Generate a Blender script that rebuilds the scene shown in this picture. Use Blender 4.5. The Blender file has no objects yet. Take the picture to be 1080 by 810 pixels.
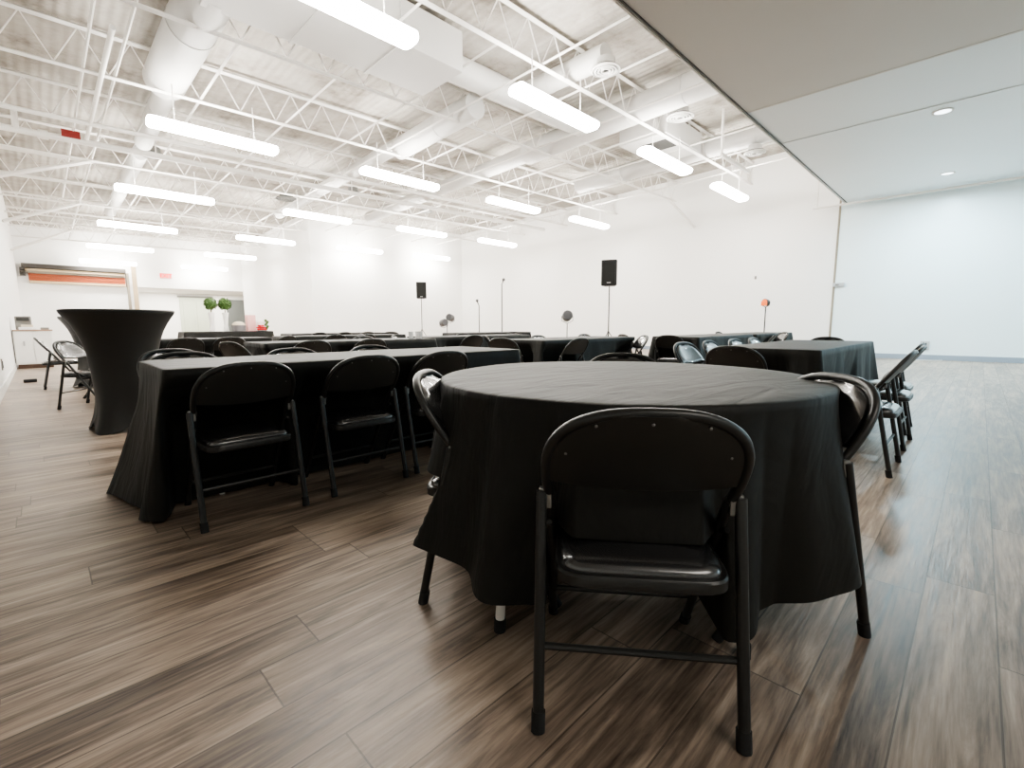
import bpy, bmesh, math, random
from mathutils import Vector, Matrix
random.seed(7)
D = bpy.data; SC = bpy.context.scene; COL = SC.collection
PI = math.pi
rad = math.radians

# ------------------------------------------------------------------ materials
def mat(name, color=(.5, .5, .5), rough=.5, metal=0., spec=.5, emit=None, estr=0., bump=0., bscale=40., coat=0., sheen=0., var=0.):
    m = D.materials.new(name); m.use_nodes = True
    nt = m.node_tree; b = nt.nodes['Principled BSDF']
    b.inputs['Base Color'].default_value = (*color, 1)
    b.inputs['Roughness'].default_value = rough
    b.inputs['Metallic'].default_value = metal
    b.inputs['Specular IOR Level'].default_value = spec
    b.inputs['Coat Weight'].default_value = coat
    if sheen:
        b.inputs['Sheen Weight'].default_value = sheen
        b.inputs['Sheen Roughness'].default_value = .5
    if emit:
        b.inputs['Emission Color'].default_value = (*emit, 1)
        b.inputs['Emission Strength'].default_value = estr
    if bump or var:
        tc = nt.nodes.new('ShaderNodeTexCoord')
        nz = nt.nodes.new('ShaderNodeTexNoise'); nz.inputs['Scale'].default_value = bscale; nz.inputs['Detail'].default_value = 4
        nt.links.new(tc.outputs['Object'], nz.inputs['Vector'])
        if bump:
            bp = nt.nodes.new('ShaderNodeBump'); bp.inputs['Strength'].default_value = bump; bp.inputs['Distance'].default_value = .01
            nt.links.new(nz.outputs['Fac'], bp.inputs['Height']); nt.links.new(bp.outputs['Normal'], b.inputs['Normal'])
        if var:
            mx = nt.nodes.new('ShaderNodeMix'); mx.data_type = 'RGBA'
            mx.inputs[6].default_value = (*[c * (1 - var) for c in color], 1); mx.inputs[7].default_value = (*[min(1, c * (1 + var)) for c in color], 1)
            nt.links.new(nz.outputs['Fac'], mx.inputs[0]); nt.links.new(mx.outputs[2], b.inputs['Base Color'])
    return m

def math_node(nt, op, a, b=None):
    n = nt.nodes.new('ShaderNodeMath'); n.operation = op
    for i, v in enumerate((a, b)):
        if v is None: continue
        if isinstance(v, (int, float)): n.inputs[i].default_value = v
        else: nt.links.new(v, n.inputs[i])
    return n.outputs[0]

def floor_mat():
    m = D.materials.new('plank_floor'); m.use_nodes = True; nt = m.node_tree; N = nt.nodes; Lk = nt.links
    b = N['Principled BSDF']
    tc = N.new('ShaderNodeTexCoord'); sp = N.new('ShaderNodeSeparateXYZ'); Lk.new(tc.outputs['Object'], sp.inputs[0])
    X, Y = sp.outputs[0], sp.outputs[1]
    W, LEN = .1783, 1.22
    v = math_node(nt, 'DIVIDE', math_node(nt, 'SUBTRACT', Y, .954 - 40 * W), W)
    row = math_node(nt, 'FLOOR', v); fv = math_node(nt, 'FRACT', v)
    wn = N.new('ShaderNodeTexWhiteNoise'); wn.noise_dimensions = '1D'; Lk.new(math_node(nt, 'ADD', row, 11.3), wn.inputs['W'])
    u = math_node(nt, 'ADD', math_node(nt, 'DIVIDE', X, LEN), math_node(nt, 'ADD', wn.outputs['Value'], 20))
    col = math_node(nt, 'FLOOR', u); fu = math_node(nt, 'FRACT', u)
    pid = math_node(nt, 'ADD', math_node(nt, 'MULTIPLY', row, 7.31), math_node(nt, 'MULTIPLY', col, 3.77))
    w2 = N.new('ShaderNodeTexWhiteNoise'); w2.noise_dimensions = '1D'; Lk.new(pid, w2.inputs['W'])
    # grain: stretched noise, shifted per plank
    cb = N.new('ShaderNodeCombineXYZ'); Lk.new(math_node(nt, 'ADD', math_node(nt, 'MULTIPLY', X, 1.6), math_node(nt, 'MULTIPLY', w2.outputs['Value'], 30)), cb.inputs[0])
    Lk.new(math_node(nt, 'MULTIPLY', Y, 16), cb.inputs[1]); Lk.new(math_node(nt, 'MULTIPLY', pid, 1.7), cb.inputs[2])
    n1 = N.new('ShaderNodeTexNoise'); n1.inputs['Scale'].default_value = 1.0; n1.inputs['Detail'].default_value = 9; n1.inputs['Roughness'].default_value = .68
    n1.inputs['Distortion'].default_value = .6
    Lk.new(cb.outputs[0], n1.inputs['Vector'])
    cb2 = N.new('ShaderNodeCombineXYZ'); Lk.new(math_node(nt, 'MULTIPLY', X, 5), cb2.inputs[0]); Lk.new(math_node(nt, 'MULTIPLY', Y, 95), cb2.inputs[1]); Lk.new(pid, cb2.inputs[2])
    n2 = N.new('ShaderNodeTexNoise'); n2.inputs['Scale'].default_value = 1.0; n2.inputs['Detail'].default_value = 5
    Lk.new(cb2.outputs[0], n2.inputs['Vector'])
    f = math_node(nt, 'ADD', math_node(nt, 'MULTIPLY', n1.outputs['Fac'], .70), math_node(nt, 'MULTIPLY', n2.outputs['Fac'], .26))
    f = math_node(nt, 'ADD', f, math_node(nt, 'MULTIPLY', w2.outputs['Value'], .08))
    cr = N.new('ShaderNodeValToRGB'); Lk.new(f, cr.inputs[0])
    e = cr.color_ramp.elements
    e[0].position = .35; e[0].color = (.05, .037, .028, 1)
    e[1].position = .72; e[1].color = (.52, .42, .33, 1)
    k = e.new(.47); k.color = (.165, .125, .097, 1)
    k = e.new(.57); k.color = (.30, .235, .182, 1)
    # seams
    sv = math_node(nt, 'LESS_THAN', math_node(nt, 'MINIMUM', fv, math_node(nt, 'SUBTRACT', 1., fv)), .012)
    su = math_node(nt, 'LESS_THAN', math_node(nt, 'MINIMUM', fu, math_node(nt, 'SUBTRACT', 1., fu)), .0018)
    s = math_node(nt, 'MAXIMUM', sv, su)
    mx = N.new('ShaderNodeMix'); mx.data_type = 'RGBA'; Lk.new(math_node(nt, 'MULTIPLY', s, .6), mx.inputs[0]); Lk.new(cr.outputs[0], mx.inputs[6]); mx.inputs[7].default_value = (.012, .009, .007, 1)
    Lk.new(mx.outputs[2], b.inputs['Base Color'])
    Lk.new(math_node(nt, 'ADD', math_node(nt, 'MULTIPLY', n1.outputs['Fac'], .22), .26), b.inputs['Roughness'])
    bp = N.new('ShaderNodeBump'); bp.inputs['Strength'].default_value = .25; bp.inputs['Distance'].default_value = .004
    Lk.new(math_node(nt, 'SUBTRACT', n2.outputs['Fac'], math_node(nt, 'MULTIPLY', s, 2)), bp.inputs['Height']); Lk.new(bp.outputs['Normal'], b.inputs['Normal'])
    b.inputs['Specular IOR Level'].default_value = .45
    return m

def deck_mat():
    m = D.materials.new('painted_deck'); m.use_nodes = True; nt = m.node_tree; N = nt.nodes; Lk = nt.links; b = N['Principled BSDF']
    tc = N.new('ShaderNodeTexCoord')
    n1 = N.new('ShaderNodeTexNoise'); n1.inputs['Scale'].default_value = 1.1; n1.inputs['Detail'].default_value = 7; n1.inputs['Roughness'].default_value = .7
    Lk.new(tc.outputs['Object'], n1.inputs['Vector'])
    cr = N.new('ShaderNodeValToRGB'); Lk.new(n1.outputs['Fac'], cr.inputs[0])
    e = cr.color_ramp.elements
    e[0].position = .3; e[0].color = (.15, .13, .11, 1); e[1].position = .66; e[1].color = (.45, .43, .395, 1)
    k = e.new(.45); k.color = (.34, .315, .28, 1)
    Lk.new(cr.outputs[0], b.inputs['Base Color']); b.inputs['Roughness'].default_value = .85
    sp = N.new('ShaderNodeSeparateXYZ'); Lk.new(tc.outputs['Object'], sp.inputs[0])
    w = math_node(nt, 'SINE', math_node(nt, 'MULTIPLY', sp.outputs[0], 2 * PI / .15))
    bp = N.new('ShaderNodeBump'); bp.inputs['Strength'].default_value = .5; bp.inputs['Distance'].default_value = .02
    Lk.new(w, bp.inputs['Height']); Lk.new(bp.outputs['Normal'], b.inputs['Normal'])
    return m

def cloth_mat():
    m = D.materials.new('black_cloth'); m.use_nodes = True; nt = m.node_tree; N = nt.nodes; Lk = nt.links; b = N['Principled BSDF']
    b.inputs['Base Color'].default_value = (.0075, .0073, .0056, 1); b.inputs['Roughness'].default_value = .6; b.inputs['Specular IOR Level'].default_value = .30
    b.inputs['Sheen Weight'].default_value = .02; b.inputs['Sheen Roughness'].default_value = .45
    tc = N.new('ShaderNodeTexCoord'); mp = N.new('ShaderNodeMapping'); Lk.new(tc.outputs['Object'], mp.inputs[0])
    mp.inputs['Rotation'].default_value = (0, 0, .75); mp.inputs['Scale'].default_value = (1.4, 4.6, 1.5)
    n1 = N.new('ShaderNodeTexNoise'); n1.inputs['Scale'].default_value = 2.2; n1.inputs['Detail'].default_value = 3; n1.inputs['Distortion'].default_value = .8
    Lk.new(mp.outputs[0], n1.inputs['Vector'])
    n2 = N.new('ShaderNodeTexNoise'); n2.inputs['Scale'].default_value = 300
    Lk.new(tc.outputs['Object'], n2.inputs['Vector'])
    bp = N.new('ShaderNodeBump'); bp.inputs['Strength'].default_value = .42; bp.inputs['Distance'].default_value = .03
    Lk.new(math_node(nt, 'ADD', n1.outputs['Fac'], math_node(nt, 'MULTIPLY', n2.outputs['Fac'], .02)), bp.inputs['Height']); Lk.new(bp.outputs['Normal'], b.inputs['Normal'])
    return m

M = dict(
    floor=floor_mat(), deck=deck_mat(), cloth=cloth_mat(),
    wall=mat('white_wall_paint', (.87, .868, .85), .7, bump=.05, bscale=60, var=.02),
    wallcool=mat('glossy_white_wall_cyan_light', (.76, .87, .90), .35, var=.05, bscale=.6),  # white wall, with the cyan cast of the cool light mixed into its colour
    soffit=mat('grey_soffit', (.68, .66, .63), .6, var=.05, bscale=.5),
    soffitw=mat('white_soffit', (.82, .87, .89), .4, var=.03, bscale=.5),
    darkline=mat('dark_edge', (.03, .028, .025), .5),
    base=mat('blue_grey_baseboard', (.26, .31, .37), .5),
    basewhite=mat('white_baseboard', (.7, .69, .66), .5),
    basebrown=mat('brown_baseboard', (.09, .05, .03), .5),
    steel=mat('white_painted_steel', (.74, .72, .69), .5, var=.06, bscale=3),
    duct=mat('white_painted_duct', (.58, .575, .56), .45, var=.04, bscale=2),
    dark=mat('dark_vent_cavity', (.04, .04, .038), .7),
    ventgrey=mat('grey_vent', (.18, .18, .17), .6),
    redtag=mat('red_tag', (.25, .02, .015), .5),
    tube=mat('lamp_diffuser', (1, 1, 1), .4, emit=(1., .965, .90), estr=34.),
    frame=mat('black_frame_paint', (.016, .016, .015), .38, spec=.5),
    vinyl=mat('black_vinyl', (.018, .018, .019), .27, spec=1.0, bump=.05, bscale=220, coat=.6),
    panel=mat('black_sheet_metal', (.020, .020, .018), .42, spec=.5),
    rubber=mat('black_rubber', (.012, .012, .012), .8),
    chrome=mat('steel_hinge', (.25, .25, .24), .35, metal=.9),
    spandex=mat('black_spandex', (.013, .012, .010), .55, sheen=.05),
    tablegrey=mat('white_plastic_top', (.6, .59, .57), .5),
    tableleg=mat('white_table_leg', (.62, .60, .57), .4),
    speaker=mat('black_speaker_shell', (.008, .008, .008), .5, spec=.3),
    grille=mat('speaker_grille', (.010, .010, .009), .6, spec=.25, bump=.4, bscale=400),
    silver=mat('silver_badge', (.5, .5, .5), .4, metal=.7),
    pole=mat('dark_pole', (.012, .012, .012), .45),
    lampgrey=mat('grey_lamp_can', (.07, .07, .072), .45),
    orange=mat('orange_lens', (.8, .17, .03), .4, emit=(1, .2, .03), estr=.25),
    lens=mat('dark_lens', (.06, .06, .065), .15),
    shutter=mat('orange_slats', (.27, .05, .008), .5, var=.15, bscale=5),
    tan=mat('tan_slat', (.45, .35, .22), .6),
    hood=mat('dark_hood', (.035, .03, .025), .6),
    guide=mat('tan_guide', (.25, .22, .17), .6),
    exitred=mat('exit_red', (.6, .02, .02), .4, emit=(1., .0, .0), estr=.8),
    exitw=mat('exit_housing', (.7, .35, .33), .5),
    doorgreen=mat('pale_green_door', (.50, .54, .44), .5),
    doordark=mat('dark_grey_panel', (.13, .14, .135), .5),
    glassw=mat('window_glass', (.75, .85, .9), .1),
    green=mat('leaf_green', (.05, .11, .02), .6, var=.5, bscale=30, bump=.6),
    whitevase=mat('white_vase', (.85, .84, .82), .35),
    pink=mat('pink_paper', (.80, .45, .43), .6),
    red=mat('red_petals', (.6, .02, .03), .5),
    beige=mat('beige_linen', (.62, .55, .42), .8),
    greybin=mat('grey_bin', (.20, .19, .20), .6),
    whitebox=mat('white_cabinet', (.80, .79, .76), .5),
    printer=mat('grey_plastic', (.22, .21, .19), .5),
    wood=mat('brown_top', (.35, .24, .17), .5),
    downlight=mat('downlight_lens', (1, 1, 1), .4, emit=(.85, .95, 1.), estr=2.2),
    cup=mat('clear_white_plastic', (.85, .85, .85), .2),
    greyplate=mat('grey_plate', (.45, .47, .48), .5),
)

# ------------------------------------------------------------------ mesh helpers
class MB:
    def __init__(s): s.bm = bmesh.new()
    def box(s, c, d, rot=None, bev=0.):
        r = bmesh.ops.create_cube(s.bm, size=1.)
        vs = r['verts']
        mt = Matrix.Translation(Vector(c)) @ (rot.to_4x4() if rot else Matrix.Identity(4)) @ Matrix.Diagonal((*d, 1))
        bmesh.ops.transform(s.bm, matrix=mt, verts=vs)
        if bev:
            es = list({e for v in vs for e in v.link_edges})
            bmesh.ops.bevel(s.bm, geom=es, offset=bev, segments=2, affect='EDGES', profile=.6)
        return s
    def span(s, a, b, bev=0.):
        a, b = Vector(a), Vector(b); return s.box((a + b) / 2, [abs(x) for x in (b - a)], None, bev)
    def tube(s, pts, r, n=8, caps=True, closed=False):
        pts = [Vector(p) for p in pts]; K = len(pts)
        rs = r if isinstance(r, (list, tuple)) else [r] * K
        tang = []
        for i in range(K):
            a = pts[(i - 1) % K] if (i > 0 or closed) else pts[i]
            b = pts[(i + 1) % K] if (i < K - 1 or closed) else pts[i]
            tang.append((b - a).normalized())
        t0 = tang[0]; up = Vector((0, 0, 1)) if abs(t0.z) < .9 else Vector((1, 0, 0))
        nrm = t0.cross(up).normalized(); rings = []
        for i in range(K):
            t = tang[i]; nrm = (nrm - t * nrm.dot(t)).normalized(); bn = t.cross(nrm)
            rings.append([s.bm.verts.new(pts[i] + (nrm * math.cos(2 * PI * k / n) + bn * math.sin(2 * PI * k / n)) * rs[i]) for k in range(n)])
        for i in range(K if closed else K - 1):
            A, B = rings[i], rings[(i + 1) % K]
            for k in range(n): s.bm.faces.new((A[k], A[(k + 1) % n], B[(k + 1) % n], B[k]))
        if caps and not closed:
            s.bm.faces.new(rings[0][::-1]); s.bm.faces.new(rings[-1])
        return s
    def lathe(s, prof, c=(0, 0, 0), n=24, caps=True, mtx=None):
        c = Vector(c); rings = []
        for r, z in prof:
            ring = []
            for k in range(n):
                p = Vector((r * math.cos(2 * PI * k / n), r * math.sin(2 * PI * k / n), z))
                if mtx: p = mtx @ p
                ring.append(s.bm.verts.new(c + p))
            rings.append(ring)
        for A, B in zip(rings, rings[1:]):
            for k in range(n): s.bm.faces.new((A[k], A[(k + 1) % n], B[(k + 1) % n], B[k]))
        if caps:
            s.bm.faces.new(rings[0][::-1]); s.bm.faces.new(rings[-1])
        return s
    def grid(s, rows, closed=False):
        V = [[s.bm.verts.new(Vector(p)) for p in row] for row in rows]
        for A, B in zip(V, V[1:]):
            n = len(A)
            for k in range(n if closed else n - 1):
                s.bm.faces.new((A[k], A[(k + 1) % n], B[(k + 1) % n], B[k]))
        return V
    def sphere(s, c, r, seg=16, ring=10, scale=(1, 1, 1)):
        q = bmesh.ops.create_uvsphere(s.bm, u_segments=seg, v_segments=ring, radius=r)
        bmesh.ops.transform(s.bm, matrix=Matrix.Translation(Vector(c)) @ Matrix.Diagonal((*scale, 1)), verts=q['verts']); return s
    def build(s, name, m, parent=None, smooth=False, loc=None):
        bmesh.ops.recalc_face_normals(s.bm, faces=s.bm.faces[:])
        me = D.meshes.new(name); s.bm.to_mesh(me); s.bm.free()
        me.materials.append(m)
        o = D.objects.new(name, me); COL.objects.link(o)
        if smooth:
            for p in me.polygons: p.use_smooth = True
            if smooth != 'all': me.set_sharp_from_angle(angle=rad(40))
        if parent: o.parent = parent
        if loc: o.location = loc
        return o

def tag(o, label, cat, group=None, kind=None):
    if label: o['label'] = label
    if cat: o['category'] = cat
    if group: o['group'] = group
    if kind: o['kind'] = kind
    return o
def thing(name, label, cat, loc=(0, 0, 0), rz=0., group=None):
    o = D.objects.new(name, None); COL.objects.link(o); o.location = loc; o.rotation_euler = (0, 0, rz); o.empty_display_size = .1
    return tag(o, label, cat, group)
def struct(name, mb, m, parent=None, **k):
    o = mb.build(name, m, parent, **k)
    if not parent: o['kind'] = 'structure'
    return o
def copy_tree(o, parent=None):
    c = o.copy(); COL.objects.link(c)
    if parent: c.parent = parent
    for ch in list(o.children): copy_tree(ch, c)
    return c

# ------------------------------------------------------------------ room measures (metres)
XR, Y1, Y2, XJ = 15.9, 19.5, 28.6, 8.05      # right wall, far wall, back wall, jog corner
XL, YL = -.42, 7.6                           # left wall and where it starts
YS, ZS = 2.88, 4.17                          # soffit edge and height
XM, YM = -5., -8.                            # behind the camera
SX, SY = .0144, -.0245                       # roof pitch
def zr(x, y, z0): return z0 + SX * x + SY * y
ZCH = 5.08                                   # bottom chord level at origin
ZD = 5.80                                    # deck level at origin

struct('floor', MB().span((XM, YM, -.1), (XR + .2, 34, 0)), M['floor'])
# roof deck: sloped slab
b = MB()
cs = [(XM - .2, YM - .2), (XR + .2, YM - .2), (XR + .2, 34.2), (XM - .2, 34.2)]
lo = [b.bm.verts.new((x, y, zr(x, y, ZD))) for x, y in cs]; hi = [b.bm.verts.new((x, y, zr(x, y, ZD) + .15)) for x, y in cs]
b.bm.faces.new(lo); b.bm.faces.new(hi[::-1])
for i in range(4): b.bm.faces.new((lo[i], lo[(i + 1) % 4], hi[(i + 1) % 4], hi[i]))
struct('ceiling', b, M['deck'])
WT = 6.4
struct('wall_right', MB().span((XR, 3.05, 0), (XR + .2, Y1, WT)), M['wall'])
struct('wall_right_near', MB().span((XR - .002, YM, 0), (XR + .2, 3.0, WT)), M['wallcool'])
struct('trim_1', MB().span((XR - .015, 3.0, 0), (XR + .2, 3.05, 4.6)), M['guide'])
struct('wall_far', MB().span((XJ, Y1, 0), (XR + .2, Y1 + .2, WT)), M['wall'])
struct('wall_jog', MB().span((XJ, Y1 + .2, 0), (XJ + .2, Y2, WT)), M['wall'])
struct('wall_left', MB().span((XL - .2, YL, 0), (XL, Y2 + .2, WT)), M['wall'])
struct('wall_left_return', MB().span((XM, YL, 0), (XL - .2, YL + .2, WT)), M['wall'])
struct('wall_left_near', MB().span((XM - .2, YM, 0), (XM, YL + .2, WT)), M['wall'])
# wall behind the camera with storefront windows
b = MB()
b.span((XM, YM - .2, 0), (XR, YM, .3)); b.span((XM, YM - .2, 3.3), (XR, YM, WT))
xs = [-5., -2., 1.5, 5., 8.5, 12., 15.9]
for x in xs: b.span((max(XM, x - .15), YM - .2, .3), (min(XR, x + .15), YM, 3.3))
struct('wall_front', b, M['wall'])
for i in range(len(xs) - 1):
    g = MB(); x0, x1 = xs[i] + .15, xs[i + 1] - .15
    g.span((x0, YM - .12, .3), (x1, YM - .08, .36)); g.span((x0, YM - .12, 3.24), (x1, YM - .08, 3.3)); g.span((x0, YM - .12, .36), (x0 + .06, YM - .08, 3.24)); g.span((x1 - .06, YM - .12, .36), (x1, YM - .08, 3.24))
    w = struct('window_%d' % (i + 1), g, M['pole'])
    MB().span((x0 + .06, YM - .11, .36), (x1 - .06, YM - .1, 3.24)).build('pane', M['glassw'], w)
# soffit on the right: grey near part, white far part, dark edge trim
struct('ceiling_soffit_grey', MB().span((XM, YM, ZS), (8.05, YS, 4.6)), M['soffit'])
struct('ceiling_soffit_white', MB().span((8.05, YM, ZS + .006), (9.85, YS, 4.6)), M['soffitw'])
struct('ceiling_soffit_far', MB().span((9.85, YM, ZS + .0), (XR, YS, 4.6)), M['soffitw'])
struct('wall_soffit', MB().span((XM, YS - .12, 4.6), (XR, YS, WT)), M['wall'])
b = MB(); b.span((XM, YS, ZS - .012), (XR, YS + .03, ZS + .10)); struct('trim_2', b, M['soffit'])
b = MB(); b.span((XM, YS - .035, ZS - .014), (XR, YS - .02, ZS)); struct('trim_3', b, M['darkline'])
b = MB(); b.span((8.03, YM, ZS - .004), (8.07, YS - .04, ZS + .04)); struct('trim_4', b, M['soffit'])
b = MB(); b.span((9.83, YM, ZS - .006), (9.87, YS - .04, ZS + .04)); struct('trim_5', b, M['soffitw'])
# baseboards
struct('baseboard_right', MB().span((XR - .02, YM, 0), (XR - .001, 3.0, .13)), M['base'])
struct('baseboard_right_far', MB().span((XR - .015, 3.05, 0), (XR - .001, Y1, .12)), M['base'])
struct('baseboard_far', MB().span((XJ, Y1 - .015, 0), (XR - .02, Y1, .12)), M['basewhite'])
struct('baseboard_left', MB().span((XL, YL + .3, 0), (XL + .015, Y2, .12)), M['basewhite'])
struct('trim_6', MB().span((XL, YL, 0), (XL + .02, YL + .3, .13)), M['basebrown'])

# back wall with roller opening on the left, open alcove on the right
AZ = 2.76
b = MB(); b.span((XL, Y2, 0), (3.5, Y2 + .2, WT)); b.span((3.5, Y2, AZ), (XJ + .2, Y2 + .2, WT)); struct('wall_back', b, M['wall'])
b = MB(); b.span((3.4, 33.0, 0), (12, 33.2, 3.2)); struct('wall_alcove_back', b, M['wall'])
b = MB(); b.span((3.3, Y2 + .2, 0), (3.5, 33.2, 3.2)); struct('wall_alcove_left', b, M['wall'])
b = MB(); b.span((12, Y2 + .2, 0), (12.2, 33.2, 3.2)); struct('wall_alcove_right', b, M['wall'])
b = MB(); b.span((XJ + .2, Y2, 0), (12.2, Y2 + .2, 3.2)); struct('wall_alcove_front', b, M['wall'])
b = MB(); b.span((3.3, Y2 + .2, AZ + .02), (12.2, 33.2, AZ + .2)); struct('ceiling_alcove', b, M['wall'])
# doors in the alcove
b = MB(); b.span((5.9, 32.93, 0), (7.5, 32.99, 2.55)); d1 = struct('door_1', b, M['doorgreen'])
for x in (6.05, 6.72): MB().span((x, 32.91, .2), (x + .6, 32.935, 2.35), .01).build('door_leaf', M['doorgreen'], d1)
MB().span((5.82, 32.9, 2.55), (7.58, 33.0, 2.65)).build('door_head', M['ventgrey'], d1)
MB().span((6.58, 32.88, 1.0), (6.6, 32.91, 1.25)).build('door_handle', M['silver'], d1)
b = MB(); b.span((8.3, 32.9, 0), (9.25, 32.99, 2.5)); d2 = struct('door_2', b, M['doordark'])
MB().span((9.25, 32.88, 0), (9.33, 32.99, 2.55)).build('door_frame', M['whitebox'], d2)
MB().span((9.45, 32.9, 0), (9.75, 32.98, 2.5)).build('door_leaf', M['doordark'], d2)

# ------------------------------------------------------------------ camera (pinhole solved from the room's vanishing points)
F_PX, H = 493.5, .93
p_, y_, r_ = rad(7.25), rad(44.85), rad(-.2)
Fw = Vector((math.cos(y_) * math.cos(p_), math.sin(y_) * math.cos(p_), -math.sin(p_)))
Rt = Vector((math.sin(y_), -math.cos(y_), 0)); Up = Rt.cross(Fw)
R2 = Rt * math.cos(r_) + Up * math.sin(r_); U2 = R2.cross(Fw)
cam = D.cameras.new('camera'); cam.sensor_width = 36; cam.lens = 36 * F_PX / 1080; cam.clip_start = .02; cam.clip_end = 200
co = D.objects.new('camera', cam); COL.objects.link(co)
mw = Matrix((R2, U2, -Fw)).transposed().to_4x4(); mw.translation = Vector((0, 0, H)); co.matrix_world = mw
SC.camera = co

# ------------------------------------------------------------------ roof steel
joist_y = [5.37, 7.82, 10.16, 12.55, 14.95, 17.35, 19.75, 22.15, 24.55, 26.95]
ORD = ['nearest', 'second', 'third', 'fourth', 'fifth', 'sixth', 'seventh', 'eighth', 'ninth', 'farthest']
for i, y in enumerate(joist_y):
    x0 = XM + .02 if y < YL else XL + .01
    x1 = XR - .01 if y < Y1 - .2 else XJ - .01
    t = thing('roof_joist', 'white open-web steel roof joist spanning the room, %s from the camera' % ORD[i], 'joist', (x0, y, zr(x0, y, ZCH)), 0, 'roof joists')
    P = lambda x, dz, dy=0.: Vector((x - x0, dy, zr(x, y, ZCH) + dz - zr(x0, y, ZCH)))
    b = MB()
    for s in (-1, 1):
        b.tube([P(x0, 0, s * .022), P(x1, 0, s * .022)], .021, 4)
    b.build('bottom_chord', M['steel'], t)
    b = MB(); b.tube([P(x0, .62), P(x1, .62)], .04, 4); b.build('top_chord', M['steel'], t)
    b = MB(); n = max(2, int((x1 - x0) / .62)); st = (x1 - x0) / n
    pts = []
    for k in range(n):
        xa = x0 + k * st
        b.tube([P(xa, .60), P(xa + st / 2, .02)], .0105, 5); b.tube([P(xa + st / 2, .02), P(xa + st, .60)], .0105, 5)
    b.build('web_rod', M['steel'], t)['kind'] = 'stuff'
# bridging bars along the room
bars = [(.86, 7.9, 19.4), (1.24, 7.7, 27), (2.41, 7.9, 27), (3.86, 5.4, 27), (5.2, 5.4, 22), (6.11, 3., 22), (7.24, 3., 22), (8.7, 3., 19.4), (10., 5.4, 19.4), (11.4, 3., 19.4), (12.8, 3., 19.4), (14.2, 3., 19.4)]
for i, (x, ya, yb) in enumerate(bars):
    t = MB().tube([(0, 0, 0), (0, yb - ya, SY * (yb - ya))], .022, 4).build('bridging_bar', M['steel'])
    t.location = (x, ya, zr(x, ya, ZCH) + .045)
    tag(t, 'thin white bridging bar crossing under the roof joists, number %s from the left wall' % ['one', 'two', 'three', 'four', 'five', 'six', 'seven', 'eight', 'nine', 'ten', 'eleven', 'twelve'][i], 'roof bar', 'bridging bars')
# sprinkler mains
def pipe(name, pts, r, label, cat, m='steel', n=12, group=None, parts=()):
    o = Vector(pts[0]); t = thing(name, label, cat, o, 0, group)
    MB().tube([Vector(p) - o for p in pts], r, n).build('pipe', M[m], t, smooth=True)
    b = None
    for q in parts: MB().tube([Vector(q[0]) - o, Vector(q[1]) - o], q[2], 10).build(q[3], M[m], t, smooth=True)
    return t
yp = 13.3
cps = [((x, yp, zr(x, yp, 4.96)), (x + .14, yp, zr(x + .14, yp, 4.96)), .085, 'coupling') for x in (.35, 4.2, 8.6, 12.4)]
cps += [((x, yp, zr(x, yp, 4.96)), (x, yp, zr(x, yp, ZD) - .01), .012, 'hanger_rod') for x in (2.2, 6.8, 11.)]
main = pipe('sprinkler_pipe', [(XL + .01, yp, zr(XL, yp, 4.96)), (XR - .6, yp, zr(XR, yp, 4.96))], .062, 'thick white sprinkler main with a red tag, running across the room', 'pipe', parts=cps)
yq = 12.2
pipe('sprinkler_pipe', [(XL + .01, yq, zr(XL, yq, 4.98)), (XR - 1., yq, zr(XR, yq, 4.98))], .04, 'thinner white pipe running alongside the thick sprinkler main', 'pipe')
pipe('sprinkler_branch', [(1.05, 8.4, zr(1, 8.4, 5.0)), (1.05, 13.2, zr(1, 13.2, 5.0))], .035, 'white sprinkler branch pipe joining the thick main near the left wall', 'pipe')
pipe('sprinkler_riser', [(.05, 13.22, zr(.1, 13.1, 4.96)), (.05, 13.12, zr(.1, 13.1, 5.3)), (-.12, 13.12, zr(.1, 13.1, 5.3))], .05, 'short white pipe elbow rising from the main at the left wall', 'pipe')
t = MB().span((-.14, -.012, -.06), (.14, .012, .08)).build('red_tag', M['redtag']); t.parent = main; t.location = Vector((.82, yp - .075, zr(.8, yp, 5.04))) - main.location; t['label'] = 'dark red tag'
# conduit under the soffit at the right wall, with hanger
pipe('conduit', [(XR - .35, YM + .1, 4.1), (XR - .35, 3.6, 4.1)], .028, 'thin white conduit along the right wall under the soffit', 'pipe', parts=[((XR - .35, 3.5, 4.1), (XR - .35, 3.5, 5.4), .022, 'hanger_rod')])
# track rail by the soffit
t = thing('track_rail', 'white hanging track rail just left of the soffit edge', 'rail', (10.9, 4.35, 4.6))
MB().tube([(0, 0, 0), (0, 0, .95)], .028, 6).build('drop_rod', M['steel'], t)
MB().span((0, -.03, -.03), (1.75, .03, .04)).build('rail', M['steel'], t)
# angled braces at the walls
for (a, c, lab) in (((XR - .01, 7.1, 4.15), (XR - .55, 7.82, zr(15.3, 7.8, ZCH)), 'white angled steel brace from right wall to the second joist'),
                  ((XL + .01, 14.6, 3.95), (1.25, 14.95, zr(1.2, 14.9, ZCH)), 'white angled steel brace at left wall, nearest to the camera'),
                  ((XL + .01, 19.0, 3.75), (1.25, 19.7, zr(1.2, 19.7, ZCH)), 'white angled steel brace at left wall, middle one of three'),
                  ((XL + .01, 24.0, 3.55), (1.25, 24.5, zr(1.2, 24.5, ZCH)), 'white angled steel brace at left wall above the rolled orange shutter')):
    o = MB().tube([(0, 0, 0), Vector(c) - Vector(a)], .045, 4).build('wall_brace', M['steel']); o.location = a; tag(o, lab, 'brace', 'wall braces')

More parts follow.
